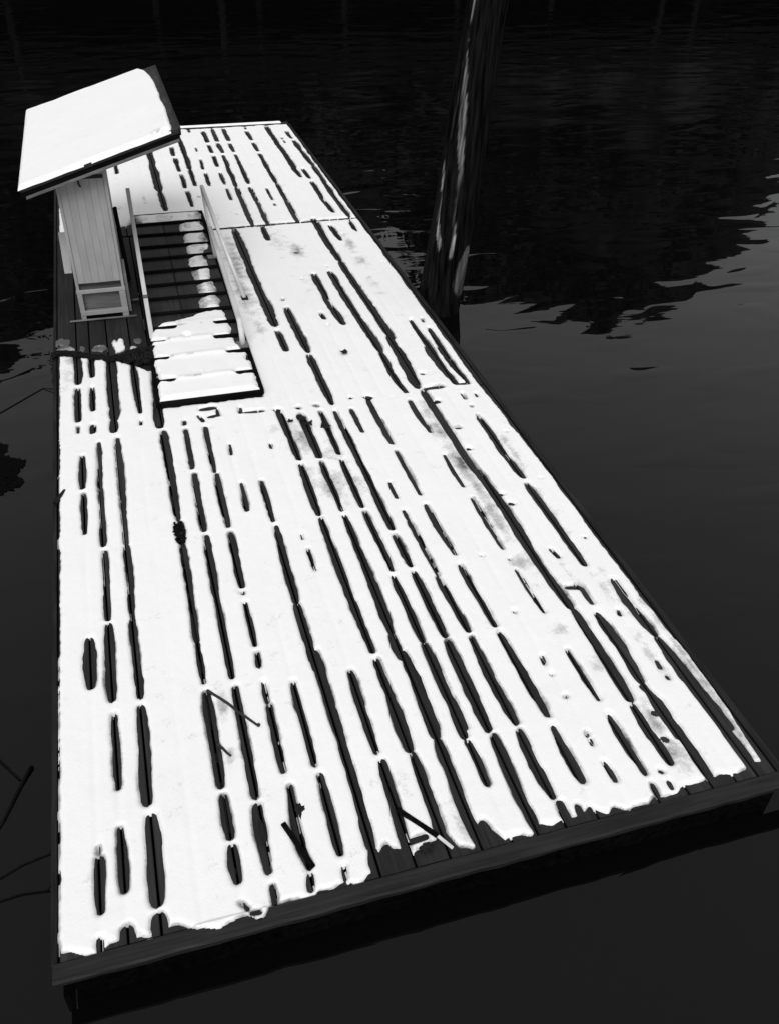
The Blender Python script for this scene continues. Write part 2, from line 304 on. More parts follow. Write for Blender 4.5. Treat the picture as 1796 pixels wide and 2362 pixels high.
# ---------------------------------------------------------------- snow on the deck
STREAKS = [
(0.095,0.260,7.64,0.248,6.67),(0.073,0.247,6.59,0.240,5.85),(0.042,0.234,5.76,0.231,5.62),(0.066,0.262,5.19,0.255,4.59),(0.062,0.262,4.52,0.258,3.88),(0.095,0.258,2.56,0.259,2.01),
(0.025,0.256,0.68,0.259,0.62),(0.067,0.266,0.61,0.261,0.23),(0.059,0.250,0.09,0.247,-0.01),(0.074,0.415,7.60,0.405,6.80),(0.060,0.401,6.58,0.395,6.04),
(0.090,0.386,5.77,0.380,5.58),(0.062,0.428,5.40,0.414,4.57),(0.062,0.418,4.61,0.411,3.67),(0.064,0.419,3.61,0.406,2.71),(0.072,0.408,2.68,0.405,1.85),(0.062,0.409,1.73,0.403,1.07),
(0.063,0.398,0.79,0.401,0.33),(0.110,0.399,0.11,0.394,-0.04),(0.108,0.641,7.54,0.604,5.79),(0.105,0.600,5.82,0.591,5.54),(0.069,0.617,5.44,0.606,3.64),
(0.064,0.606,3.64,0.599,2.67),(0.072,0.599,2.69,0.595,1.82),(0.083,0.598,1.76,0.583,0.90),(0.092,0.595,0.83,0.585,0.19),(0.105,0.587,0.14,0.580,-0.02),
(0.063,0.877,7.03,0.884,5.86),(0.043,0.882,5.74,0.876,5.62),(0.100,1.107,6.76,1.065,5.52),(0.075,1.090,5.45,1.085,3.87),(0.094,1.085,3.87,1.078,3.53),(0.064,1.084,3.53,1.068,2.28),
(0.055,1.070,2.29,1.064,1.84),(0.075,1.071,1.76,1.065,0.90),(0.067,1.065,0.85,1.060,0.51),(0.078,1.066,0.47,1.065,0.20),(0.043,1.322,5.60,1.320,5.51),(0.065,1.324,5.43,1.309,4.67),
(0.066,1.318,4.60,1.295,3.65),(0.062,1.305,3.60,1.288,2.68),(0.060,1.290,2.70,1.277,1.84),(0.065,1.282,1.76,1.273,1.23,1.269,0.91,1.267,0.76),(0.077,1.269,0.72,1.264,0.48,1.259,0.21),
(0.060,1.264,0.14,1.259,0.00),(0.058,1.476,5.68,1.531,5.52),(0.065,1.531,5.43,1.511,4.55),(0.066,1.522,4.54,1.517,3.65),(0.071,1.518,3.58,1.510,2.81),(0.023,1.504,2.77,1.502,2.73),
(0.047,1.503,2.64,1.498,2.12),(0.056,1.503,2.06,1.489,1.89),(0.047,1.495,1.75,1.490,1.53),(0.060,1.497,1.52,1.484,0.91),(0.066,1.504,0.81,1.487,0.54,1.489,0.33,1.513,0.17),
(0.054,1.498,0.15,1.479,0.03),(0.047,1.733,5.03,1.714,4.82),(0.048,1.735,4.32,1.721,3.85),(0.058,1.712,1.69,1.711,1.45,1.699,0.90),(0.067,1.718,0.84,1.708,0.21),
(0.037,1.712,0.14,1.701,0.04),(0.060,1.934,4.30,1.929,3.63),(0.071,1.935,3.58,1.906,2.50),(0.078,1.908,2.51,1.908,1.74),(0.078,1.932,1.96,1.935,1.08,1.924,0.59,1.909,0.20),
(0.086,1.913,0.21,1.891,-0.00),(0.043,2.144,4.94,2.136,4.83),(0.029,2.140,3.39,2.140,3.31),(0.047,2.152,3.17,2.149,2.86),(0.066,2.149,1.68,2.149,1.30,2.146,0.89),
(0.074,2.158,0.83,2.149,0.59),(0.074,2.159,0.78,2.141,0.44,2.125,0.13,2.119,-0.03),(0.080,2.342,5.59,2.360,5.10,2.362,4.55),(0.070,2.358,4.49,2.359,3.61),
(0.073,2.360,3.59,2.357,2.67,2.372,1.81),(0.078,2.374,1.75,2.376,1.47,2.379,1.30),(0.081,2.378,1.40,2.372,0.84),(0.073,2.380,0.84,2.370,0.31,2.360,0.05,2.369,-0.03),
(0.085,2.565,5.43,2.574,4.54),(0.066,2.583,4.48,2.585,3.62),(0.070,2.583,3.57,2.587,2.61,2.578,1.96),(0.089,2.577,1.97,2.573,1.68),
(0.091,2.596,1.78,2.605,1.48,2.592,0.90),(0.084,2.595,0.90,2.573,0.28,2.593,0.00),(0.062,2.790,5.42,2.782,4.55),(0.062,2.787,4.47,2.787,3.63),(0.057,2.787,3.57,2.797,2.69),
(0.074,2.787,2.64,2.796,2.23,2.792,1.81),(0.077,2.792,1.81,2.805,1.25,2.810,0.92),(0.077,2.790,1.73,2.783,0.85),(0.071,2.791,0.84,2.807,0.64,2.799,0.44),
(0.068,2.945,5.41,2.953,4.44,2.961,3.23),(0.067,2.951,3.17,2.975,2.70),(0.071,2.968,2.64,2.973,2.21,2.983,1.82),(0.075,2.977,1.78,2.973,1.21,2.963,0.85),
(0.080,2.962,1.68,2.959,1.22,2.982,0.86),(0.082,2.982,0.83,2.969,0.32,2.976,-0.00),(0.064,3.128,5.40,3.128,4.89),(0.048,3.144,3.96,3.144,3.68),(0.046,3.148,3.49,3.151,3.33),
(0.056,3.151,3.33,3.153,2.91,3.162,2.52),(0.071,3.156,2.52,3.170,2.16,3.182,1.82),(0.071,3.170,1.78,3.167,1.27,3.190,0.86),(0.078,3.176,0.82,3.167,0.50,3.188,0.22),
(0.075,3.203,0.20,3.198,-0.01),(0.083,3.367,5.59,3.370,5.03,3.374,4.60),(0.059,3.377,4.47,3.382,4.12,3.381,3.67),(0.062,3.378,3.53,3.381,3.12,3.403,2.74),
(0.068,3.392,2.62,3.399,2.21,3.409,1.82),(0.069,3.410,1.77,3.426,1.29,3.433,0.86),(0.076,3.425,0.79,3.420,0.55,3.433,0.28),(0.060,3.311,0.14,3.305,0.03),
(0.064,3.821,5.41,3.813,5.06,3.831,4.70),(0.045,3.829,4.28,3.823,3.96,3.835,3.69),(0.055,3.845,3.51,3.836,3.11,3.846,2.71),(0.046,3.848,2.43,3.850,2.12,3.866,1.86),
(0.036,3.634,1.43,3.624,1.34),(0.017,3.629,1.24,3.629,1.23),(0.045,3.859,1.44,3.860,1.18,3.867,0.90),(0.061,3.871,0.77,3.872,0.50,3.878,0.22),(0.043,3.640,0.40,3.648,0.32,3.646,0.23),
(0.040,3.638,0.66,3.632,0.62),(0.049,3.642,0.61,3.634,0.54),(0.115,4.057,6.70,4.002,5.64),(0.091,4.038,5.58,4.029,4.39,4.087,3.26,4.069,2.47,4.108,1.85),
(0.082,4.108,1.85,4.106,1.38,4.091,0.83),(0.074,4.083,0.81,4.075,0.53,4.095,0.25),(0.063,3.880,0.16,3.868,0.03),(0.048,4.001,0.14,3.990,0.07),(0.081,4.439,4.88,4.462,4.55,4.437,4.10,4.462,3.68),
(0.081,4.452,3.60,4.458,3.01,4.458,2.31),(0.080,4.277,1.76,4.298,1.36,4.265,0.97),(0.077,4.265,0.97,4.257,0.65,4.261,0.43),(0.080,4.240,0.96,4.295,0.78,4.291,0.39,4.297,-0.01),
(0.055,4.260,2.12,4.299,2.06,4.300,1.85),(0.053,4.257,2.61,4.283,2.47),(0.027,4.465,1.73,4.457,1.67),(0.043,4.488,1.15,4.477,1.06),(0.021,4.479,0.98,4.477,0.95),
(0.076,4.618,2.10,4.602,1.80,4.622,1.38),(0.088,4.622,1.38,4.640,0.89,4.682,0.40),(0.100,4.601,1.23,4.619,0.85,4.637,0.42,4.619,-0.03),(0.037,4.444,5.42,4.437,5.27),
(0.037,4.595,5.37,4.586,5.28),(0.018,4.453,5.13,4.445,5.09),(0.018,4.443,4.92,4.440,4.89),(0.092,4.419,6.61,4.429,6.05,4.462,5.61),(0.076,4.566,6.57,4.576,6.04,4.613,5.63),
(0.014,4.610,4.52,4.621,4.51),(0.011,4.617,3.64,4.630,3.63),(0.008,4.622,2.68,4.638,2.67),(0.022,3.623,1.95,3.630,1.93),(0.009,3.612,2.68,3.629,2.67),(0.034,3.841,2.58,3.845,2.56),
(0.017,4.162,3.32,4.181,3.31),(0.028,3.977,0.23,3.998,0.21),(0.021,3.636,1.01,3.633,0.99),(0.074,4.451,7.39,4.452,6.64,4.439,5.91),(0.043,4.605,7.37,4.591,7.25),
(0.068,4.613,7.10,4.589,6.42,4.574,5.88),(0.094,4.043,7.01,4.014,6.31,4.014,5.68),(0.078,3.800,6.19,3.810,5.84,3.838,5.57),(0.121,2.714,11.18,2.694,9.46,2.702,8.56,2.711,7.59),
(0.084,2.697,7.47,2.708,6.90),(0.086,3.169,11.18,3.158,10.56),(0.086,3.544,9.15,3.532,8.20,3.570,7.43),(0.096,3.784,9.19,3.808,7.76,3.827,6.61),(0.082,3.827,6.61,3.814,6.07),
(0.120,4.031,11.37,4.024,10.26,4.037,9.50),(0.105,4.037,9.50,4.055,8.08,4.066,6.90),(0.043,2.945,8.40,2.941,8.33),(0.098,2.947,8.13,2.961,6.79),(0.089,2.955,6.76,2.950,6.11,2.958,5.52),
(0.076,3.355,7.86,3.363,7.65),(0.034,3.362,7.48,3.365,7.45),(0.045,3.347,9.01,3.346,8.97),(0.021,4.631,9.32,4.669,9.29),(0.015,3.776,9.37,3.805,9.35),(0.093,4.236,11.02,4.235,10.67,4.258,10.31),
(0.073,4.588,11.08,4.586,10.70),(0.074,1.068,15.15,1.071,14.38),(0.124,1.738,15.89,1.740,13.24),(0.106,1.740,13.24,1.748,12.22),(0.068,2.191,16.45,2.178,16.07),
(0.080,2.186,15.91,2.184,15.30),(0.081,2.189,15.17,2.185,14.27),(0.077,2.193,14.14,2.192,13.31),(0.078,2.196,13.20,2.191,12.33),(0.098,2.399,16.73,2.397,15.44,2.386,14.40),
(0.078,2.386,14.40,2.368,13.38),(0.074,2.656,17.11,2.666,16.87),(0.043,2.655,15.80,2.652,15.47),(0.054,2.644,14.98,2.629,14.31),(0.070,2.634,14.13,2.625,13.34),
(0.089,2.941,16.96,2.927,16.07),(0.080,2.923,15.92,2.930,15.33),(0.073,2.925,15.16,2.910,14.42),(0.061,2.905,14.10,2.889,13.37),(0.059,2.885,13.16,2.877,12.53),
(0.085,3.160,17.11,3.134,16.08),(0.091,3.128,16.03,3.123,15.29),(0.081,3.111,15.21,3.070,13.23),(0.077,3.070,13.23,3.027,11.25),(0.090,3.388,17.06,3.359,16.10),
(0.077,3.353,15.94,3.352,15.33),(0.077,3.348,15.18,3.307,13.32),(0.074,3.299,13.19,3.298,12.24,3.275,11.25),(0.062,3.853,17.09,3.837,16.88),(0.080,3.826,16.76,3.832,16.03),
(0.082,3.822,15.94,3.823,15.27),(0.086,3.821,15.16,3.795,13.28),(0.078,3.795,13.28,3.781,12.20,3.775,11.25),(0.100,4.305,17.08,4.299,15.66,4.293,14.39,4.297,13.50),
(0.039,4.449,16.13,4.456,16.01),(0.049,4.452,15.95,4.461,15.73),(0.065,4.638,16.62,4.648,16.00),(0.095,4.655,15.91,4.655,15.06,4.675,14.15),(0.090,4.675,14.15,4.642,12.61,4.640,11.29),
(0.072,4.437,14.03,4.441,13.40),(0.084,4.428,13.25,4.417,12.32,4.437,11.54),(0.055,3.569,13.04,3.572,12.38),(0.024,3.556,12.20,3.560,12.08),(0.014,2.847,11.85,2.883,11.81),
(0.010,3.578,14.52,3.598,14.50),(0.032,2.351,12.84,2.360,12.77),(0.051,4.604,11.15,4.613,10.95,4.593,10.64),(0.099,1.514,5.79,1.693,5.79),(0.077,1.579,5.60,1.725,5.63),
(0.057,1.700,5.75,1.697,5.60),(0.062,1.947,5.73,1.938,5.59),(0.073,1.959,5.61,2.201,5.59),(0.068,2.298,5.59,2.373,5.55),(0.078,2.558,5.56,2.581,5.54),(0.078,2.756,5.56,2.785,5.54),
(0.060,3.166,5.63,3.187,5.61),(0.092,3.331,5.62,3.428,5.56),(0.085,4.050,5.61,4.297,5.61),(0.065,4.454,5.63,4.617,5.61),(0.087,4.130,5.96,4.155,5.93),(0.091,4.108,5.33,4.122,5.29),
(0.075,4.114,4.73,4.158,4.70),(0.068,4.096,4.33,4.122,4.29),(0.061,4.125,3.50,4.155,3.47),(0.074,4.155,3.34,4.195,3.30),(0.079,4.191,0.70,4.221,0.67),(0.066,4.148,0.48,4.173,0.44),
(0.059,4.163,2.10,4.299,2.06),(0.048,2.139,0.18,2.283,0.19),(0.048,2.007,0.15,2.092,0.13),(0.066,2.647,0.20,2.672,0.08),(0.055,3.351,0.08,3.421,0.02),(0.021,1.060,0.08,1.099,0.02),
(0.020,1.115,-0.01,1.161,-0.02),(0.100,3.457,10.01,3.482,9.95),]

def seg_dist(X, Y, P):
    """distance to a polyline and arc position of the nearest point"""
    best = np.full(X.shape, 9.0); sb = np.zeros(X.shape); acc = 0.0
    for (ax, ay), (bx_, by) in zip(P, P[1:]):
        dx, dy = bx_-ax, by-ay; LL = math.hypot(dx, dy)+1e-9
        t = np.clip(((X-ax)*dx+(Y-ay)*dy)/LL**2, 0, 1); d = np.hypot(X-ax-t*dx, Y-ay-t*dy)
        m_ = d < best; best = np.where(m_, d, best); sb = np.where(m_, acc+t*LL, sb); acc += LL
    return best, sb, acc
def poly_sd(X, Y, P):
    d = np.full(X.shape, 1e9); inside = np.zeros(X.shape, bool); n = len(P)
    for i in range(n):
        ax, ay = P[i]; bx_, by = P[(i+1)%n]; dx, dy = bx_-ax, by-ay
        t = np.clip(((X-ax)*dx+(Y-ay)*dy)/(dx*dx+dy*dy+1e-12), 0, 1); d = np.minimum(d, np.hypot(X-ax-t*dx, Y-ay-t*dy))
        c = ((ay > Y) != (by > Y)) & (X < (bx_-ax)*(Y-ay)/(by-ay+1e-12)+ax); inside ^= c
    return np.where(inside, -d, d)
def height_mesh(name, xs, ys, Z, keep, slush=None, mtx=None):
    nx_, ny_ = len(xs), len(ys); X, Y = np.meshgrid(xs, ys, indexing='ij')
    V = np.stack([X, Y, Z], -1).reshape(-1, 3)
    idx = np.arange(nx_*ny_).reshape(nx_, ny_)
    K = keep[:-1, :-1] | keep[1:, :-1] | keep[1:, 1:] | keep[:-1, 1:]
    F = np.stack([idx[:-1, :-1], idx[1:, :-1], idx[1:, 1:], idx[:-1, 1:]], -1)[K]
    used = np.zeros(nx_*ny_, bool); used[F.ravel()] = True; re = np.cumsum(used)-1
    V = V[used]; F = re[F]
    me = bpy.data.meshes.new(name); me.vertices.add(len(V)); me.vertices.foreach_set('co', V.astype(np.float32).ravel())
    me.loops.add(F.size); me.loops.foreach_set('vertex_index', F.ravel().astype(np.int32))
    me.polygons.add(len(F)); me.polygons.foreach_set('loop_start', np.arange(0, F.size, 4, dtype=np.int32))
    me.polygons.foreach_set('use_smooth', np.ones(len(F), bool))
    me.update(calc_edges=True); me.validate()
    if slush is not None:
        a = me.attributes.new('slush', 'FLOAT', 'POINT'); a.data.foreach_set('value', slush.ravel()[used].astype(np.float32))
    return me
def cut(SD, X, Y, xs, ys, P, w, seed, rag=0.24):
    pad = w+0.16
    i0, i1 = np.searchsorted(xs, [min(p[0] for p in P)-pad, max(p[0] for p in P)+pad]); j0, j1 = np.searchsorted(ys, [min(p[1] for p in P)-pad, max(p[1] for p in P)+pad])
    if i1 <= i0 or j1 <= j0: return
    x = X[i0:i1, j0:j1]; y = Y[i0:i1, j0:j1]
    d, s, LL = seg_dist(x, y, P)
    e = np.clip(np.minimum(s, LL-s)/0.16, 0, 1)**0.6
    hw = w/2*(0.70+0.30*e)*1.03+0.002
    if w < .05: hw = hw+.010*(1-w/.05)
    side = np.sign((x-P[0][0])*(P[-1][1]-P[0][1])-(y-P[0][1])*(P[-1][0]-P[0][0]))
    q = y*7.0+side*31.7+seed*17.3
    hw = hw*(1+rag*vnoise(q*0.35, q*0+seed, 11)+rag*0.45*vnoise(q*1.6, q*0+seed*1.7, 12))
    hw += 0.0032*vnoise(x*30, y*16, 13)
    SD[i0:i1, j0:j1] = np.minimum(SD[i0:i1, j0:j1], d-hw)
def trim(P, w):
    P = [list(p) for p in P]; LL = sum(math.dist(a, b) for a, b in zip(P, P[1:]))
    tr = min(w*0.30, LL*0.42)
    for a, b in ((0, 1), (-1, -2)):
        d = math.dist(P[a], P[b])+1e-9; k_ = min(tr/d, .45); P[a] = [P[a][0]+(P[b][0]-P[a][0])*k_, P[a][1]+(P[b][1]-P[a][1])*k_]
    return P
xs = np.linspace(0, 4.82, 483); ys = np.concatenate([np.linspace(-0.06, 5.6, 520), np.linspace(5.6, 17.22, 560)[1:]])
X, Y = np.meshgrid(xs, ys, indexing='ij')
SD = np.full(X.shape, 0.5)
# outline of the snow field
EDGE = [(0,.036),(.131,.031),(.219,.005),(.31,.034),(.452,.022),(.519,.031),(.628,.064),(.729,.013),(.80,-.03),(.86,-.05),(.912,-.038),(1.035,-.03),(1.196,-.05),(1.265,.015),(1.421,.016),(1.566,.02),(1.685,.029),(1.797,.009),(1.86,.039),(1.904,.18),(2.018,.19),(2.106,.099),(2.206,.145),(2.404,.174),(2.445,.069),(2.538,.043),(2.639,.20),(2.697,.144),(2.748,.029),(2.943,.031),(3.018,.053),(3.143,.036),(3.255,.061),(3.381,.109),(3.486,.047),(3.687,.036),(3.83,.042),(3.967,.063),(4.036,.059),(4.22,.065),(4.355,.075),(4.561,.077),(4.649,.122),(4.82,.10)]
ey = np.interp(X, [e[0] for e in EDGE], [e[1] for e in EDGE])
SD = np.minimum(SD, (Y-ey)*0.8+0.020*vnoise(X*13, Y*0+3, 21)+.003*vnoise(X*40, Y*0+3, 27))
SD = np.minimum(SD, X-(0.030+0.0028*Y)+0.007*vnoise(Y*6, X*0, 22)+0.004*vnoise(Y*25, X*0, 23))
redge = np.interp(Y, [0, .13, .6, 1.1, 1.8, 2.6, 3.6, 4.5, 5.6, 8, 11, 17], [4.70, 4.715, 4.765, 4.762, 4.74, 4.732, 4.747, 4.728, 4.71, 4.73, 4.745, 4.76])
SD = np.minimum(SD, redge-X+0.008*vnoise(Y*5, X*0, 24)+0.004*vnoise(Y*25, X*0, 25))
SD = np.minimum(SD, 17.13-Y+0.03*vnoise(X*6, Y*0, 26))
for i, s in enumerate(STREAKS):
    P = [(s[1+2*q], s[2+2*q]) for q in range((len(s)-1)//2)]
    cut(SD, X, Y, xs, ys, trim(P, s[0]), s[0]*1.0, i+1)
# open joint between the float sections, ramp footprint, bare wood in the lee of the booth
cut(SD, X, Y, xs, ys, [(2.25, JB+.0), (4.8, JB+.0)], 0.10, 301, 0.15)
BARE = [(-.2,11.36),(.12,11.36),(.46,11.47),(.98,11.66),(1.2,11.78),(1.25,9),(1.14,6.73),(1.0,6.86),(.84,7.01),(.68,7.15),(.58,7.19),(.46,7.27),(.19,7.39),(.04,7.44),(-.2,7.5)]
bd = poly_sd(X, Y, BARE)+0.03*vnoise(X*9, Y*5, 31)+0.012*vnoise(X*30, Y*14, 32)
SD = np.minimum(SD, bd)
RAMPP = [(1.10,5.92),(2.225,5.90),(2.30,12.0),(1.20,12.02)]
SD = np.minimum(SD, poly_sd(X, Y, RAMPP)-0.012+0.012*vnoise(X*20, Y*8, 33))
# remnants of thin snow left on the bare boards
REM = [(.09,7.78,.08,.12,1.0),(.13,7.58,.11,.11,.75),(.31,7.55,.04,.09,.9),(.51,7.53,.08,.10,.85),(.745,7.52,.075,.20,.05),(.92,7.43,.05,.11,.55),(.97,7.62,.04,.07,1.0)]
slush = np.zeros(X.shape)
for x0, y0, rx, ry, sl_ in REM:
    e = (1-np.sqrt(((X-x0)/rx)**2+((Y-y0)/ry)**2))*min(rx, ry)+0.022*vnoise(X*26, Y*14, 34)
    m_ = e > -0.03; SD = np.where(m_ & (bd < 0), np.maximum(SD, e), SD); slush = np.where(m_ & (e > SD-1e-6), np.maximum(slush, sl_), slush)
# thin, soaked patches that let the wood through
SMUDGE = [(2.47,4.93,.16,.35,.55),(2.42,4.25,.10,.25,.35),(2.60,4.04,.16,.35,.55),(2.72,4.6,.15,.35,.3),(2.80,3.99,.12,.3,.45),(2.23,5.2,.10,.1,.35),
 (3.93,5.1,.08,.3,.45),(3.93,4.72,.09,.25,.6),(3.94,4.1,.10,.35,.75),(3.95,3.7,.07,.2,.4),(3.95,3.2,.08,.45,.55),(3.93,2.5,.12,.14,.6),(3.92,2.3,.1,.2,.25),(3.91,1.65,.07,.08,.4),(4.0,1.22,.08,.1,.5),
 (4.49,3.0,.06,.5,.35),(4.53,4.2,.05,.5,.4),(4.47,2.1,.05,.5,.3),(4.56,1.9,.05,.5,.35),(4.47,1.2,.05,.35,.35),(4.72,.9,.04,.7,.55),(4.70,.5,.04,.5,.6),(4.27,2.2,.05,.3,.3),(4.72,1.7,.04,.4,.4),
 (1.17,1.60,.05,.16,.55),(1.16,1.12,.05,.12,.45),(2.52,9.77,.16,.9,.55),(2.48,8.6,.14,.8,.55),(2.55,10.5,.13,.5,.4),(3.49,10.0,.16,.35,.5),(4.04,9.35,.08,.4,.4),(4.34,10.1,.10,.5,.45),(4.33,9.43,.12,.3,.45),(3.30,10.5,.2,.6,.3),(4.3,8.6,.1,.5,.3),(2.5,7.6,.1,.4,.35),(3.45,8.6,.2,.5,.2),
 (4.16,.62,.06,.16,.7),(4.18,.33,.10,.16,.6),(2.50,.20,.05,.2,.35),(.15,6.9,.1,.4,.3),(.2,7.3,.12,.2,.5),(2.3,.12,.05,.1,.4),(1.45,12.9,.05,.3,.4),(1.0,12.5,.1,.3,.25),(2.5,11.9,.12,.3,.25)]
for x0, y0, rx, ry, a in SMUDGE:
    g = np.exp(-(((X-x0)/rx)**2+((Y-y0)/ry)**2)*1.2); slush = np.maximum(slush, a*g)
slush = np.clip(slush+0.09*np.clip(vnoise(X*4, Y*1.4, 35), 0, 1)*np.clip(vnoise(X*1.3, Y*0.5, 36)*3, 0, 1), 0, 1)
slush = np.maximum(slush, (0.42+0.5*vnoise(X*9, Y*4, 37))*np.clip(1-SD/(0.016+0.012*vnoise(X*7, Y*3, 38)), 0, 1))
R_ = 0.032
t = np.clip(SD/R_, 0, 1); prof = np.sqrt(1-(1-t)**2)
thick = 0.022+0.007*vnoise(X*2.6, Y*1.5, 41)+0.002*vnoise(X*9, Y*6, 42)+0.0008*vnoise(X*28, Y*20, 44)
thick = np.where(bd < 0.02, thick*0.35, thick)
thick = thick*(1-0.35*np.clip(slush*1.3, 0, 1))
allg = sorted(set(round(g, 3) for s in (0, 1, 2) for g in GAPS[s]))
dip = np.zeros(X.shape)
for s, (a, b) in enumerate(SEC):
    m_ = (ys > a) & (ys <= b)
    for g in GAPS[s]:
        c = (np.abs(xs-g) < .08); dip[np.ix_(c, m_)] += np.exp(-((xs[c]-g)/.024)**2)[:, None]*np.ones(m_.sum())
dip *= 0.0035*(1+vnoise(X*3, Y*1.5, 43))
spill = (Y < 0.0)*0.016
Z = np.where(SD > 0, spill+prof*np.maximum(thick-dip, .004), np.maximum(SD*1.2, -0.03))
me = height_mesh('snow_cover', xs, ys, Z, SD > -0.006, slush)
o = link('snow_cover', me, M['snow']); tag(o, 'wet white snow lying on the dock planks with dark melt slots', 'snow', kind='stuff')
# snow along the far end beam
xs2 = np.linspace(0.03, 4.74, 240); ys2 = np.linspace(LEN-.10, LEN+.035, 14); X2, Y2 = np.meshgrid(xs2, ys2, indexing='ij')
e = np.minimum(np.minimum(LEN+.026-Y2, Y2-(LEN-.07))+.006*vnoise(X2*5, Y2*0, 51), np.minimum(X2-.04, 4.66-X2))
t = np.clip(e/.03, 0, 1); Z2 = 0.018+np.where(e > 0, np.sqrt(1-(1-t)**2)*.03, e)
o = link('beam_snow', height_mesh('beam_snow', xs2, ys2, Z2, e > -.004, X2*0), M['snow']); tag(o, 'thin line of snow along the far end beam', 'snow', kind='stuff')

# ---------------------------------------------------------------- gangway ramp lying on the deck
RZ = 0.076
def ry(y): return -2.743+(y+2.743)*1.01087
rampo = empty('gangway_ramp', (1.675, 5.85, 0), 0); tag(rampo, 'long low plank ramp with cross cleats and white handrails lying on the dock', 'ramp')
def rx(u, y):     # u 0..1 across, world x
    xl = 1.115+(y-5.82)*0.0185; xr = 2.205+(y-5.82)*0.009; return xl+(xr-xl)*u
def rl(x, y, z): return (x-1.675, y-5.85, z)
BU = [0.0, 0.40, 0.665, 1.0]
for a, b in zip(BU, BU[1:]):
    g = 0.004; v = []
    for y in (ry(5.86), ry(11.74)):
        xa, xb = rx(a, y)+g, rx(b, y)-g
        v += [rl(xa, y, RZ-.035), rl(xb, y, RZ-.035), rl(xb, y, RZ-.003), rl(xb-.004, y, RZ), rl(xa+.004, y, RZ), rl(xa, y, RZ-.003)]
    f = [[i, (i+1)%6, 6+(i+1)%6, 6+i] for i in range(6)]+[list(range(6))[::-1], [6+i for i in range(6)]]
    link('board', mesh('board', v, f), M['ramp'], rampo)
for u, dx in ((0, -.03), (1, .03)):
    bm = bmesh.new(); bar(bm, rl(rx(u, 5.84)+dx, ry(5.84), .040), rl(rx(u, 11.78)+dx, ry(11.78), .040), .05, .076); obj('side_beam', bm, M['cleat'], rampo)
for y in (ry(5.83), ry(11.77)):
    bm = bmesh.new(); bar(bm, rl(rx(0, y)-.004, y, .039), rl(rx(1, y)+.004, y, .039), .045, .075); obj('end_board', bm, M['cleat'], rampo)
CL = [6.24, 6.77, 7.20, 7.585, 8.00, 8.46, 8.90, 9.37, 9.85, 10.30, 10.785, 11.27]
CL = [ry(y) for y in CL]
for y in CL:
    bm = bmesh.new(); dy = rs.uniform(-.012, .012)
    bar(bm, rl(rx(-.02, y), y+dy, RZ+.019), rl(rx(1.02, y), y-dy, RZ+.019), .05, .037); obj('cleat', bm, M['cleat'], rampo)
def wl(p): return rl(*p)
def rail(name, pts, w, h, m=M['white']):
    o_ = None
    for a, b in zip(pts, pts[1:]):
        bm = bmesh.new(); bar(bm, wl(a), wl(b), w, h, .006); o_ = obj(name, bm, m, rampo)
    return o_
def post(name, a, b, r, m=M['white']):
    bm = bmesh.new(); a = Vector(wl(a)); b = Vector(wl(b)); mid = a.lerp(b, .5)+Vector((rs.uniform(-.006, .006), 0, 0)); tube(bm, [a, mid, b], r, 10); return obj(name, bm, m, rampo, True)
# left handrail: from a foot at the ramp edge up to its free far end
rail('handrail', [(1.152, 7.44, .03), (1.166, 10.0, 1.10)], .054, .054)
box('bracket', rl(1.125, 8.10, .27), rl(1.185, 8.16, .36), M['batten'], rampo, .004)
box('foot_bracket', rl(1.11, 7.37, .0), rl(1.20, 7.50, .07), M['iron'], rampo, .006)
# right handrail: standing post with base plate, sloping rail to the near foot, brace to the deck
post('post', (2.255, 9.90, .02), (2.169, 10.0, 1.09), .024)
post('brace', (2.172, 10.0, 1.075), (2.452, 8.52, .015), .027)
rail('handrail', [(2.222, 9.94, .50), (2.19, 7.12, .38)], .058, .055)
post('post', (2.19, 7.13, .40), (2.20, 7.04, .08), .034)
box('base_plate', rl(2.13, 6.96, .08), rl(2.27, 7.12, .10), M['batten'], rampo, .004)
box('base_plate', rl(2.14, 9.84, .08), rl(2.28, 10.0, .095), M['batten'], rampo, .004)
box('base_plate', rl(2.41, 8.45, .0), rl(2.50, 8.57, .03), M['iron'], rampo, .004)
# snow caught between the cleats
xs3 = np.linspace(1.08, 2.30, 160); ys3 = np.linspace(5.80, 11.80, 560); X3, Y3 = np.meshgrid(xs3, ys3, indexing='ij'); CW = CL; CL = [(y+2.743)/1.01087-2.743 for y in CL]
xl = np.interp(Y3, [5.8, 7.45, 7.55, 7.68, 7.76, 7.84, 7.95, 8.2, 11.27, 11.29, 11.8], [1.15, 1.17, 1.20, 1.30, 1.5, 1.72, 1.84, 1.88, 1.90, 1.26, 1.26])
xr = np.interp(Y3, [5.8, 6.7, 7.0, 7.5, 8.0, 10.0, 10.2, 11.8], [2.19, 2.17, 2.10, 2.09, 2.08, 2.07, 2.18, 2.22])
S3 = np.minimum(X3-xl, xr-X3)+0.022+0.03*vnoise(X3*12, Y3*7, 61)+.012*vnoise(X3*40, Y3*24, 62)
S3 = np.minimum(S3, np.minimum(Y3-5.85, 11.70-Y3))
for y in CL:
    if y > 7.9: S3 = np.minimum(S3, np.abs(Y3-y)-0.035+.018*vnoise(X3*16, Y3*0+y, 63)-.05*np.clip(1-np.abs(X3-xl)/.08, 0, 1))
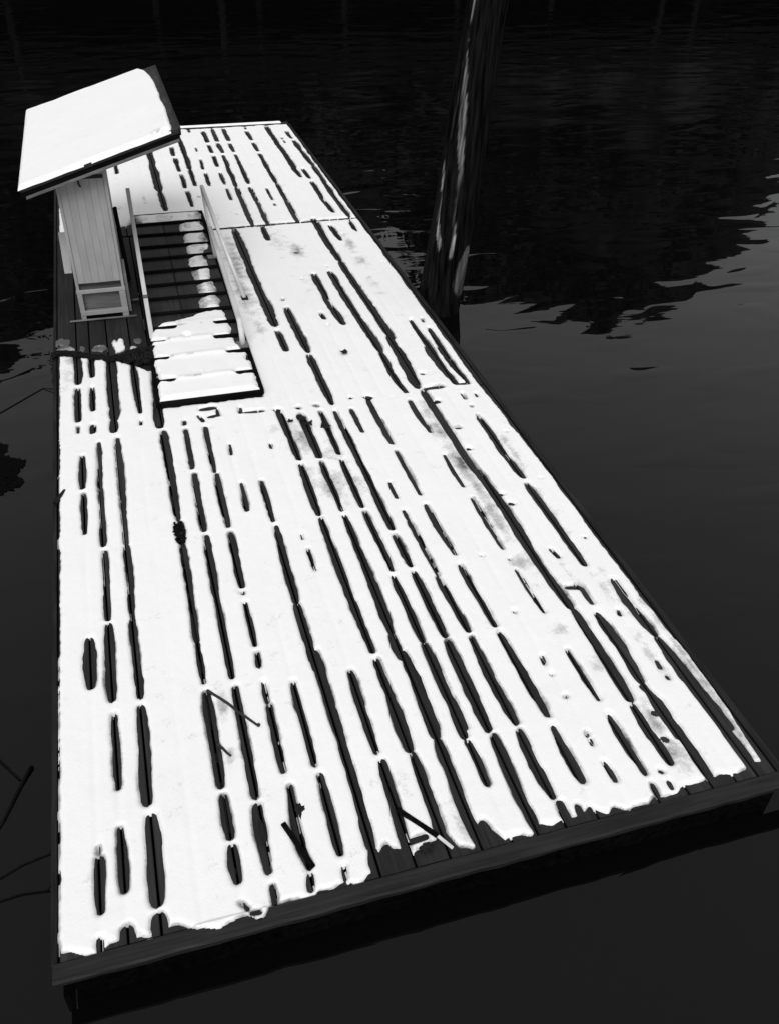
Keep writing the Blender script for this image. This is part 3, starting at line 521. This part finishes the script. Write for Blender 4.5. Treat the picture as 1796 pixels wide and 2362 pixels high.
for y, a, b in ((7.585, 1.16, 1.42), (7.57, 2.0, 2.2), (7.24, 1.18, 1.27), (7.17, 1.93, 2.2), (6.79, 1.14, 1.26), (6.76, 2.02, 2.22), (6.26, 1.12, 1.28), (6.23, 2.06, 2.22), (7.30, 1.56, 1.57), (11.27, 1.2, 2.3)):
    d, s, LL = seg_dist(X3, Y3, [(a, y+.01), (b, y-.01)]); S3 = np.minimum(S3, d-.030-.010*vnoise(X3*20, Y3*0+y, 64))
sl3 = np.where(Y3 > 7.9, .36*np.clip(1-np.minimum(X3-xl, xr-X3)/.09, 0, 1), 0)+np.where(Y3 > 11.3, .35*np.clip(1-(X3-1.25)/.5, 0, 1)*np.clip((11.5-Y3)/.15, 0, 1), 0)
sl3 += .3*np.clip(np.interp(Y3, [7.5, 7.9], [0, 1]), 0, 1)*(vnoise(X3*8, Y3*4, 65) > .2)
for y in CL[:4]: sl3 += .40*np.exp(-((Y3-y)/.03)**2)*(vnoise(X3*9, Y3*0+y, 66) > .25)
t = np.clip(S3/.05, 0, 1); Z3 = RZ+np.where(S3 > 0, np.sqrt(1-(1-t)**2)*(.030+.006*vnoise(X3*6, Y3*5, 67)), np.maximum(S3, -.02))
Z3 += np.where((Y3 < 7.7) & (S3 > 0), .016*t, 0)
for y in CL[:3]: Z3 += np.where(S3 > 0, .016*t*np.exp(-((Y3-y)/.05)**2), 0)
o = link('ramp_snow', height_mesh('ramp_snow', xs3, ry(ys3), Z3, S3 > -.005, np.clip(sl3, 0, 1)), M['snow']); tag(o, 'snow lying between the cleats of the ramp', 'snow', kind='stuff')

# ---------------------------------------------------------------- booth with a sloping roof
FY = 8.40; BX0, BX1 = 0.335, 0.922
YN, YF = 8.20, 11.63; XL, ZL, XR, ZR = -0.039, 1.761, 1.819, 2.321
SLP = (ZR-ZL)/(XR-XL)
def rz(x): return ZL+(x-XL)*SLP
booth = empty('dock_booth', (0.63, FY, 0)); tag(booth, 'narrow pale board booth under a wide tilted snow-covered roof', 'booth')
def bl(x, y, z): return (x-0.63, y-FY, z)
def bbox(name, lo, hi, m, bev=.004): return box(name, bl(*lo), bl(*hi), m, booth, bev)
def wallboard(name, x0, x1, z0, ya, yb, m):      # upright board with its top cut to the roof slope
    v = []
    for y in (ya, yb):
        v += [bl(x0, y, z0), bl(x1, y, z0), bl(x1, y, rz(x1)-.115), bl(x0, y, rz(x0)-.115)]
    f = [[0, 1, 2, 3], [7, 6, 5, 4], [0, 4, 5, 1], [1, 5, 6, 2], [2, 6, 7, 3], [3, 7, 4, 0]]
    me = mesh(name, v, f); b_ = bmesh.new(); b_.from_mesh(me); bmesh.ops.recalc_face_normals(b_, faces=b_.faces)
    bmesh.ops.bevel(b_, geom=b_.edges[:], offset=.0012, segments=1, affect='EDGES'); b_.to_mesh(me); b_.free()
    return link(name, me, m, booth)
bw_ = [.372, .455, .545, .635, .72, .805, .885]
for a, b in zip(bw_, bw_[1:]): wallboard('wall_board', a+.0008, b-.0008, .475+rs.uniform(0, .003), FY, FY+.025+rs.uniform(0, .002), M['paint'])
wallboard('corner_post', BX0, .370, .0, FY-.012, FY+.05, M['paint']); wallboard('corner_post', .887, BX1, .0, FY-.012, FY+.05, M['paint'])
bbox('drip_board', (.372, FY-.008, .448), (.885, FY+.03, .470), M['dark'], .002)
bbox('frame_rail', (BX0-.008, FY-.034, .352), (BX1+.006, FY-.014, .402), M['paint'])
bbox('frame_rail', (.337, FY-.040, .060), (.925, FY-.014, .118), M['paint'])
bbox('frame_stile', (BX0-.004, FY-.033, .0), (.392, FY-.014, .350), M['paint']); bbox('frame_stile', (.846, FY-.033, .0), (BX1+.002, FY-.014, .350), M['paint'])
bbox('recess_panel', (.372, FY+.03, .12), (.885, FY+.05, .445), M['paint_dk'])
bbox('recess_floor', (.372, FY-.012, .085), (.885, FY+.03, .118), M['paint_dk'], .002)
bbox('side_box', (.928, FY+.10, .0), (.965, FY+.60, .52), M['paint'])
for x0, x1 in ((BX0, BX0+.03), (BX1-.03, BX1)):
    v = []
    for x in (x0, x1):
        v += [bl(x, FY+.055, .03), bl(x, YF-.35, .03), bl(x, YF-.35, rz(x)-.12), bl(x, FY+.055, rz(x)-.12)]
    f = [[0, 1, 2, 3], [7, 6, 5, 4], [0, 4, 5, 1], [1, 5, 6, 2], [2, 6, 7, 3], [3, 7, 4, 0]]
    me = mesh('side_wall', v, f); b_ = bmesh.new(); b_.from_mesh(me); bmesh.ops.recalc_face_normals(b_, faces=b_.faces); b_.to_mesh(me); b_.free(); link('side_wall', me, M['paint'], booth)
wallboard('back_wall', BX0+.032, BX1-.032, .03, YF-.38, YF-.35, M['paint'])
bbox('head_trim', (.372, FY-.006, 1.755), (.886, FY+.0, 1.80), M['dark'], .002)
# hanging iron hook under the eave, side flap on the water side
bm = bmesh.new(); tube(bm, [bl(.60, FY-.01, 1.80), bl(.60, FY-.02, 1.74), bl(.607, FY-.03, 1.70), bl(.615, FY-.012, 1.67)], .010, 6); obj('hook', bm, M['iron'], booth)
prism('side_flap', [(FY+.02-FY, .62), (FY+.06-FY, .62), (FY+.40-FY, 1.0), (FY+.36-FY, 1.02)], .235-.63, .325-.63, M['paint'], booth, 'yz')
# roof: boarded slab, fascia, batten
def slab(name, x0, x1, y0, y1, t0, t1, m, par):
    v = []
    for y in (y0, y1):
        v += [bl(x0, y, rz(x0)+t0), bl(x1, y, rz(x1)+t0), bl(x1, y, rz(x1)+t1), bl(x0, y, rz(x0)+t1)]
    f = [[0, 1, 2, 3], [7, 6, 5, 4], [0, 4, 5, 1], [1, 5, 6, 2], [2, 6, 7, 3], [3, 7, 4, 0]]
    me = mesh(name, v, f); b_ = bmesh.new(); b_.from_mesh(me); bmesh.ops.recalc_face_normals(b_, faces=b_.faces)
    bmesh.ops.bevel(b_, geom=b_.edges[:], offset=.003, segments=1, affect='EDGES'); b_.to_mesh(me); b_.free()
    o_ = link(name, me, m); o_.parent = par; return o_
roof = slab('roof', XL+.004, XR-.002, YN+.004, YF, -.045, -.004, M['dark'], booth)
for nm, a in (('fascia', (XL-.004, XR+.004, YN-.020, YN+.002, -.110, -.018, M['cleat'])), ('fascia', (XL+.004, XR-.004, YN-.034, YN-.022, -.052, -.008, M['dark'])),
              ('batten', (XL+.05, XR-.01, YN-.030, YN-.004, -.145, -.112, M['batten'])), ('rafter', (XL+.02, XR-.02, YN+.35, YN+.42, -.11, -.047, M['dark'])),
              ('rafter', (XL+.02, XR-.02, YN+2.9, YN+2.97, -.11, -.047, M['dark'])), ('fascia', (XR-.0, XR+.022, YN, YF, -.09, -.004, M['dark']))):
    slab(nm, *a, roof)
xs4 = np.linspace(XL-.02, XR+.02, 150); ys4 = np.linspace(YN-.05, YF+.03, 220); X4, Y4 = np.meshgrid(xs4, ys4, indexing='ij')
rm = np.interp(Y4, [8.2, 8.35, 8.6, 9.2, 10.0, 11.0, 11.4, 11.63], [.10, .085, .09, .08, .075, .10, .15, .22])
S4 = np.minimum(np.minimum(X4-(XL-.012), (XR-rm)-X4+.012*vnoise(Y4*3, X4*0, 71)), np.minimum(Y4-(YN-.032), YF+.015-Y4))+.004*vnoise(X4*8, Y4*8, 72)
d, s, LL = seg_dist(X4, Y4, [(1.50, 8.19), (1.60, 8.27), (1.72, 8.22)]); S4 = np.minimum(S4, d-.022+.03*vnoise(X4*18, Y4*12, 73))
t = np.clip(S4/.035, 0, 1); Z4 = ZL+(X4-XL)*SLP+np.where(S4 > 0, np.sqrt(1-(1-t)**2)*(.036+.006*vnoise(X4*3, Y4*2, 74)+.002*vnoise(X4*11, Y4*9, 75)), np.maximum(S4, -.03))
o = link('roof_snow', height_mesh('roof_snow', xs4, ys4, Z4, S4 > -.004, .40*np.exp(-((X4-1.55)/.10)**2-((Y4-8.27)/.08)**2)), M['snow']); tag(o, 'smooth sheet of snow on the tilted booth roof', 'snow', kind='stuff')

# things about the booth
bm = bmesh.new(); tube(bm, [(.183, 8.334, .016), (.6, 8.325, .018), (1.016, 8.317, .016)], .013, 8)
o = obj('deck_pipe', bm, M['batten'], None, True); tag(o, 'thin grey pipe lying across the planks before the booth', 'pipe')
bm = bmesh.new(); tube(bm, [(.97, 8.80, .02), (1.08, 8.80, .025)], .016, 8)
o = obj('short_pipe', bm, M['batten'], None, True); tag(o, 'short grey pipe between the booth and the ramp', 'pipe')
bm = bmesh.new(); bar(bm, (.99, 9.50, .005), (.955, 9.52, 1.03), .06, .035)
o = obj('dark_board', bm, M['cleat']); tag(o, 'dark narrow board standing against the side of the booth', 'board')

# ---------------------------------------------------------------- black chain dragged over the deck
def chain(pts, step=.046, r=.011):
    bm = bmesh.new(); P = [Vector(p) for p in pts]; k = 0; acc = 0.0
    for a, b in zip(P, P[1:]):
        LL = (b-a).length; s = acc
        while s < LL:
            c = a.lerp(b, s/LL); d = (b-a).normalized(); up = Vector((0, 0, 1)) if k%2 else Vector((0, 0, 1)).cross(d).normalized()
            if abs(d.z) > .8: up = Vector((1, 0, 0)) if k%2 else Vector((0, 1, 0))
            up = (up-d*up.dot(d)).normalized(); j = Vector((rs.uniform(-1, 1), rs.uniform(-1, 1), rs.uniform(-.3, .6)))*.008
            ring = []
            for q in range(8):
                an = q*math.pi/4; ring.append(c+j+d*math.cos(an)*step*.72+up*math.sin(an)*step*.42)
            n = d.cross(up)
            vv = []
            for q in range(8):
                o_ = (ring[q]-c-j).normalized(); vv.append([bm.verts.new(ring[q]+(o_*math.cos(w)+n*math.sin(w))*r) for w in (0.8, 2.4, 4.0, 5.5)])
            for q in range(8):
                for w in range(4): bm.faces.new((vv[q][w], vv[(q+1)%8][w], vv[(q+1)%8][(w+1)%4], vv[q][(w+1)%4]))
            s += step; k += 1
        acc = s-LL
    return bm
base = [(-.05, 7.10, -.30), (-.05, 7.18, -.12), (-.035, 7.36, .01), (.0, 7.45, .02), (.12, 7.45, .02), (.28, 7.37, .02), (.42, 7.27, .02), (.61, 7.18, .025), (.76, 7.16, .03), (.92, 7.17, .04), (1.05, 7.20, .05), (1.14, 7.2, .10)]
pile_pts = []
for k in range(130):
    rr = rs.random()**.5; an = rs.random()*6.28; pile_pts.append((1.0+.21*rr*math.cos(an), 7.12+.20*rr*math.sin(an), .02+.10*(1-rr)+.03*rs.random()))
bm = chain(base+pile_pts)
for off in (.035, -.035, .0):
    b2 = chain([(x+rs.uniform(-.01, .01), y+off, z+.006) for x, y, z in base[3:]]); m2 = bpy.data.meshes.new('t'); b2.to_mesh(m2); b2.free(); bm.from_mesh(m2); bpy.data.meshes.remove(m2)
o = obj('mooring_chain', bm, M['iron']); tag(o, 'heavy black chain dragged across the planks to a heap beside the ramp', 'chain')

def rope(name, pts, r, label, cat='rope', m='rope'):
    bm = bmesh.new(); tube(bm, pts, r, 7); o_ = obj(name, bm, M[m], None, True); tag(o_, label, cat); return o_
def sag(a, b, s, n=9): return [tuple(a[i]+(b[i]-a[i])*t/(n-1)-(s*4*(t/(n-1))*(1-t/(n-1)) if i == 2 else 0) for i in range(3)) for t in range(n)]
rope('mooring_line', [(-.02, .93, -.12), (-.05, .92, -.22), (-.09, .90, WZ+.004), (-.25, .87, WZ+.005), (-.5, .76, WZ+.004), (-.9, .62, WZ+.004), (-1.6, .3, WZ+.004)], .006, 'upper of two dark ropes floating out from the left side of the float')
rope('mooring_line', [(-.02, .66, -.12), (-.05, .66, -.22), (-.10, .64, WZ+.004), (-.25, .66, WZ+.005), (-.5, .64, WZ+.004), (-1.6, .62, WZ+.004)], .006, 'lower of two dark ropes floating out from the left side of the float')
rope('mooring_line', [(-.05, 7.10, -.25), (-.2, 7.2, WZ+.004), (-.45, 6.95, WZ+.004), (-.8, 6.6, WZ+.004), (-2.2, 5.2, WZ+.004)], .006, 'thin dark line running from the hanging chain out over the water')

# ---------------------------------------------------------------- piling beside the float
nr, nh = 96, 260; v = []; f = []; pale = []
H0, H1 = -1.2, 5.0
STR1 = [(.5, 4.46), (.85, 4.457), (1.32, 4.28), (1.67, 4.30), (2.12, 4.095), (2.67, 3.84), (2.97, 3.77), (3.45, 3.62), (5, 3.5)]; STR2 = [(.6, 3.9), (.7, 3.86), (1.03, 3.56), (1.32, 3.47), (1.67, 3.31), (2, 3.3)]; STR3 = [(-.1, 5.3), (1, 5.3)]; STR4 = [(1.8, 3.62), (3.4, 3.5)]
for j in range(nh):
    z = H0+(H1-H0)*j/(nh-1); rad = .325-.018*(z-H0)
    cx, cy = 5.165+.103*z+.012*math.sin(z*1.7), 8.2+.01*math.sin(z*2.3+1)
    for i in range(nr):
        a = i*2*math.pi/nr
        g = float(vnoise(np.array(a*10/1.0), np.array(z*.9), 81)); g2 = float(vnoise(np.array(math.cos(a)*3+9), np.array(math.sin(a)*3+z*1.2), 82)); g3 = float(vnoise(np.array(a*24), np.array(z*3), 83))
        seam = abs(((a-4.47+.07*math.sin(z*2.0)+.04*math.sin(z*5)+math.pi) % (2*math.pi))-math.pi); sm = max(0, 1-seam/.12)
        r_ = rad*(1+.030*g2)+.011*g+.006*g3-.04*sm
        v.append((cx+r_*math.cos(a), cy+r_*math.sin(a), z))
        # paler colour in two long strips and a patch low down
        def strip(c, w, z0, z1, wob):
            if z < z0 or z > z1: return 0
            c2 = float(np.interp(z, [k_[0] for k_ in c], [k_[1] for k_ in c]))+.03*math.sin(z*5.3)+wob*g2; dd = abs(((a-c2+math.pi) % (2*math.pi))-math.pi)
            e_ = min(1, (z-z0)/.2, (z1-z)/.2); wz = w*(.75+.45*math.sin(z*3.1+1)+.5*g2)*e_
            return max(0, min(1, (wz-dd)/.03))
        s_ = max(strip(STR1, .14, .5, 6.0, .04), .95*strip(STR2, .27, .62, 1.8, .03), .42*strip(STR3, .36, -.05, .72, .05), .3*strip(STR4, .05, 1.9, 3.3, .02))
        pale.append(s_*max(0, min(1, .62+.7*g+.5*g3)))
for j in range(nh-1):
    for i in range(nr): f.append([j*nr+i, j*nr+(i+1)%nr, (j+1)*nr+(i+1)%nr, (j+1)*nr+i])
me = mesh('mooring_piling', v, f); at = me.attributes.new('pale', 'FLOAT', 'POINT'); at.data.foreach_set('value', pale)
m, t_, b_ = mat('piling_wood', .02, .8, .03)
tc = nd(t_, 'ShaderNodeTexCoord'); mp = nd(t_, 'ShaderNodeMapping'); mp.inputs['Scale'].default_value = (26, 26, 1.6); t_.links.new(tc.outputs['Object'], mp.inputs[0])
n1 = nd(t_, 'ShaderNodeTexNoise'); n1.inputs['Scale'].default_value = 1; n1.inputs['Detail'].default_value = 7; t_.links.new(mp.outputs[0], n1.inputs[0])
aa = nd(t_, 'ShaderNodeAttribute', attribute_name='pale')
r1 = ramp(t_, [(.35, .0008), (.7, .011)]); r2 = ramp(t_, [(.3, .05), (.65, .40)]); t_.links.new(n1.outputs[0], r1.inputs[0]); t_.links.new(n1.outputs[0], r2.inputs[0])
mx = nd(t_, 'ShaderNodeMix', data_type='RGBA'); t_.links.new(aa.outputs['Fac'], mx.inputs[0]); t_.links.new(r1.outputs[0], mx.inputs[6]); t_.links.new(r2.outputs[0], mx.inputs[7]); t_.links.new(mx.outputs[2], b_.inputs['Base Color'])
bp = nd(t_, 'ShaderNodeBump'); bp.inputs['Strength'].default_value = .9; bp.inputs['Distance'].default_value = .012; t_.links.new(n1.outputs[0], bp.inputs['Height']); t_.links.new(bp.outputs[0], b_.inputs['Normal'])
o = link('mooring_piling', me, m, None, True); tag(o, 'tall dark timber piling with pale streaks rising beside the float', 'piling')

# ---------------------------------------------------------------- litter on the snow
def stick(name, pts, r0, r1, label, m='twig', lump=None):
    bm = bmesh.new(); P = []
    for i in range(9):
        q = i/8*(len(pts)-1); a = int(min(q, len(pts)-2)); tt = q-a
        P.append(tuple(pts[a][c]+(pts[a+1][c]-pts[a][c])*tt+rs.uniform(-.003, .003) for c in range(3)))
    tube(bm, P, r0, 7, r1)
    if lump: bmesh.ops.create_icosphere(bm, subdivisions=1, radius=.016, matrix=Matrix.Translation(lump))
    o_ = obj(name, bm, M[m], None, True); tag(o_, label, 'stick'); return o_
stick('stick', [(1.083, 1.758, .016), (1.20, 1.61, .020), (1.27, 1.49, .028), (1.39, 1.329, .024)], .012, .009, 'thin dark stick with a knobbed end lying slantwise across two melt slots', lump=(1.39, 1.33, .034))
stick('stick', [(1.085, 1.262, .02), (1.16, 1.125, .024)], .012, .007, 'short dark stub of stick just below the long slanting stick')
bm = bmesh.new(); bar(bm, (1.406, .516, .026), (1.528, .172, .016), .034, .018, .003); o = obj('wood_lath', bm, M['cleat']); tag(o, 'flat dark lath lying slantwise in the snow near the end beam', 'lath')
bm = bmesh.new(); bar(bm, (2.144, .423, .016), (2.335, .165, .022), .035, .016, .003); o = empty('broken_lath', (0, 0, 0)); obj('dark_part', bm, M['cleat'], o)
bm = bmesh.new(); bar(bm, (2.337, .162, .0225), (2.40, .055, .024), .022, .012, .003); obj('pale_end', bm, M['pale'], o); tag(o, 'broken lath with one pale end on the bare planks by the end beam', 'lath')
def crumple(name, c, sx, sy, sz, label, cat, seed, m='leaf'):
    r = random.Random(seed); bm = bmesh.new()
    bmesh.ops.create_icosphere(bm, subdivisions=3, radius=1)
    for w in bm.verts:
        k_ = .75+.5*float(vnoise(np.array(w.co.x*2.2+seed), np.array(w.co.y*2.2+w.co.z*3), 91)); w.co *= k_; w.co = Vector((w.co.x*sx, w.co.y*sy, max(-.2, w.co.z)*sz))
    bmesh.ops.translate(bm, vec=c, verts=bm.verts); o_ = obj(name, bm, M[m]); tag(o_, label, cat); return o_
def coil(name, c, r, n, label, seed):
    q = random.Random(seed); bm = bmesh.new(); P = []
    for i in range(n): P.append((c[0]+r*math.sin(i*.9)*q.uniform(.5, 1), c[1]-.16+i*.32/n+.03*math.cos(i*1.1), .012+.025*q.random()))
    tube(bm, P, .011, 6); o_ = obj(name, bm, M['rope'], None, True); tag(o_, label, 'rope'); return o_
coil('rope_scrap', (1.078, 3.68), .055, 34, 'tangled scrap of black rope lying in a melt slot', 4)
def leaf(name, c, s, ang, label, curl=.4):
    v = []; f = []; n = 6
    for i in range(n+1):
        t = i/n; w = max(.02, math.sin(math.pi*min(1, t)))**.7*.40*(1+.45*math.sin(t*17+ang*9))
        for k in (-1, 0, 1): v.append(((t-.5)*s*.8, k*w*s*.75*(1+.3*math.sin(t*23+k*2+ang)), .006+curl*s*(abs(k)*.3+abs(t-.5)**2)+.01*math.sin(t*9+k*3+ang*5)))
    for i in range(n):
        for k in range(2): f.append([i*3+k, i*3+3+k, i*3+4+k, i*3+1+k])
    me = mesh(name, v, f); o_ = link(name, me, M['leaf']); sm_ = o_.modifiers.new('thick', 'SOLIDIFY'); sm_.thickness = .003
    o_.location = c; o_.rotation_euler = (0, 0, ang); tag(o_, label, 'leaf'); return o_
leaf('dead_leaf', (3.38, 6.65, .022), .13, 1.3, 'single dark curled leaf alone on clean snow beyond the ramp')
leaf('dead_leaf', (2.545, 5.30, .012), .16, 2.2, 'dark curled leaf at the head of the soaked patch, left of a pair')
leaf('dead_leaf', (2.60, 5.17, .02), .12, .4, 'small dark leaf just below the left leaf of the soaked patch')
leaf('dead_leaf', (2.77, 5.08, .015), .17, 1.9, 'dark curled leaf in the slot right of the soaked patch head')
leaf('dead_leaf', (2.42, 5.27, .02), .09, .1, 'tiny dark leaf at the left of the soaked patch')
crumple('bark_scrap', (2.24, .115, .012), .055, .04, .022, 'ragged dark scrap of bark beside the broken lath with the pale end', 'bark', 3)
crumple('bark_scrap', (1.535, .60, .012), .03, .07, .018, 'small dark scrap of bark in the slot above the flat lath', 'bark', 8)
crumple('bark_scrap', (1.27, .50, .010), .028, .09, .018, 'long dark scrap of bark in the slot left of the flat lath', 'bark', 5)
# drifting branches and scraps beside the float
bm = bmesh.new(); tube(bm, [(-.62, 2.05, WZ+.0), (-.45, 1.78, WZ+.006), (-.29, 1.55, WZ+.008)], .012, 6, .008); tube(bm, [(-.21, 1.64, WZ+.012), (-.28, 1.5, WZ+.008), (-.38, 1.25, WZ+.004), (-.52, .98, WZ-.004)], .014, 6, .009)
o = obj('drift_branch', bm, M['rope'], None, True); tag(o, 'dark forked branch floating beside the near part of the float', 'branch')
bm = bmesh.new(); q = random.Random(12)
for k in range(900):
    b = 5.1+1.15*q.random()**.8; a = -1.0+q.random()*(.46+.15*math.sin((b-5.1)*4.2)+.06*math.sin(b*17)); s = q.uniform(.03, .07); an = q.random()*6.3
    p3 = [bm.verts.new((a+s*math.cos(an+w)*m_, b+s*math.sin(an+w)*m_*1.2, WZ+.002+.012*q.random())) for w, m_ in ((0, 1), (2, .5), (3.2, 1), (4.6, .5))]; bm.faces.new(p3)
o = obj('floating_scraps', bm, M['scraps']); tag(o, 'dark mat of scraps floating at the left beside the float', 'scraps', kind='stuff')  # ragged patch of flat near-black scraps on the water surface
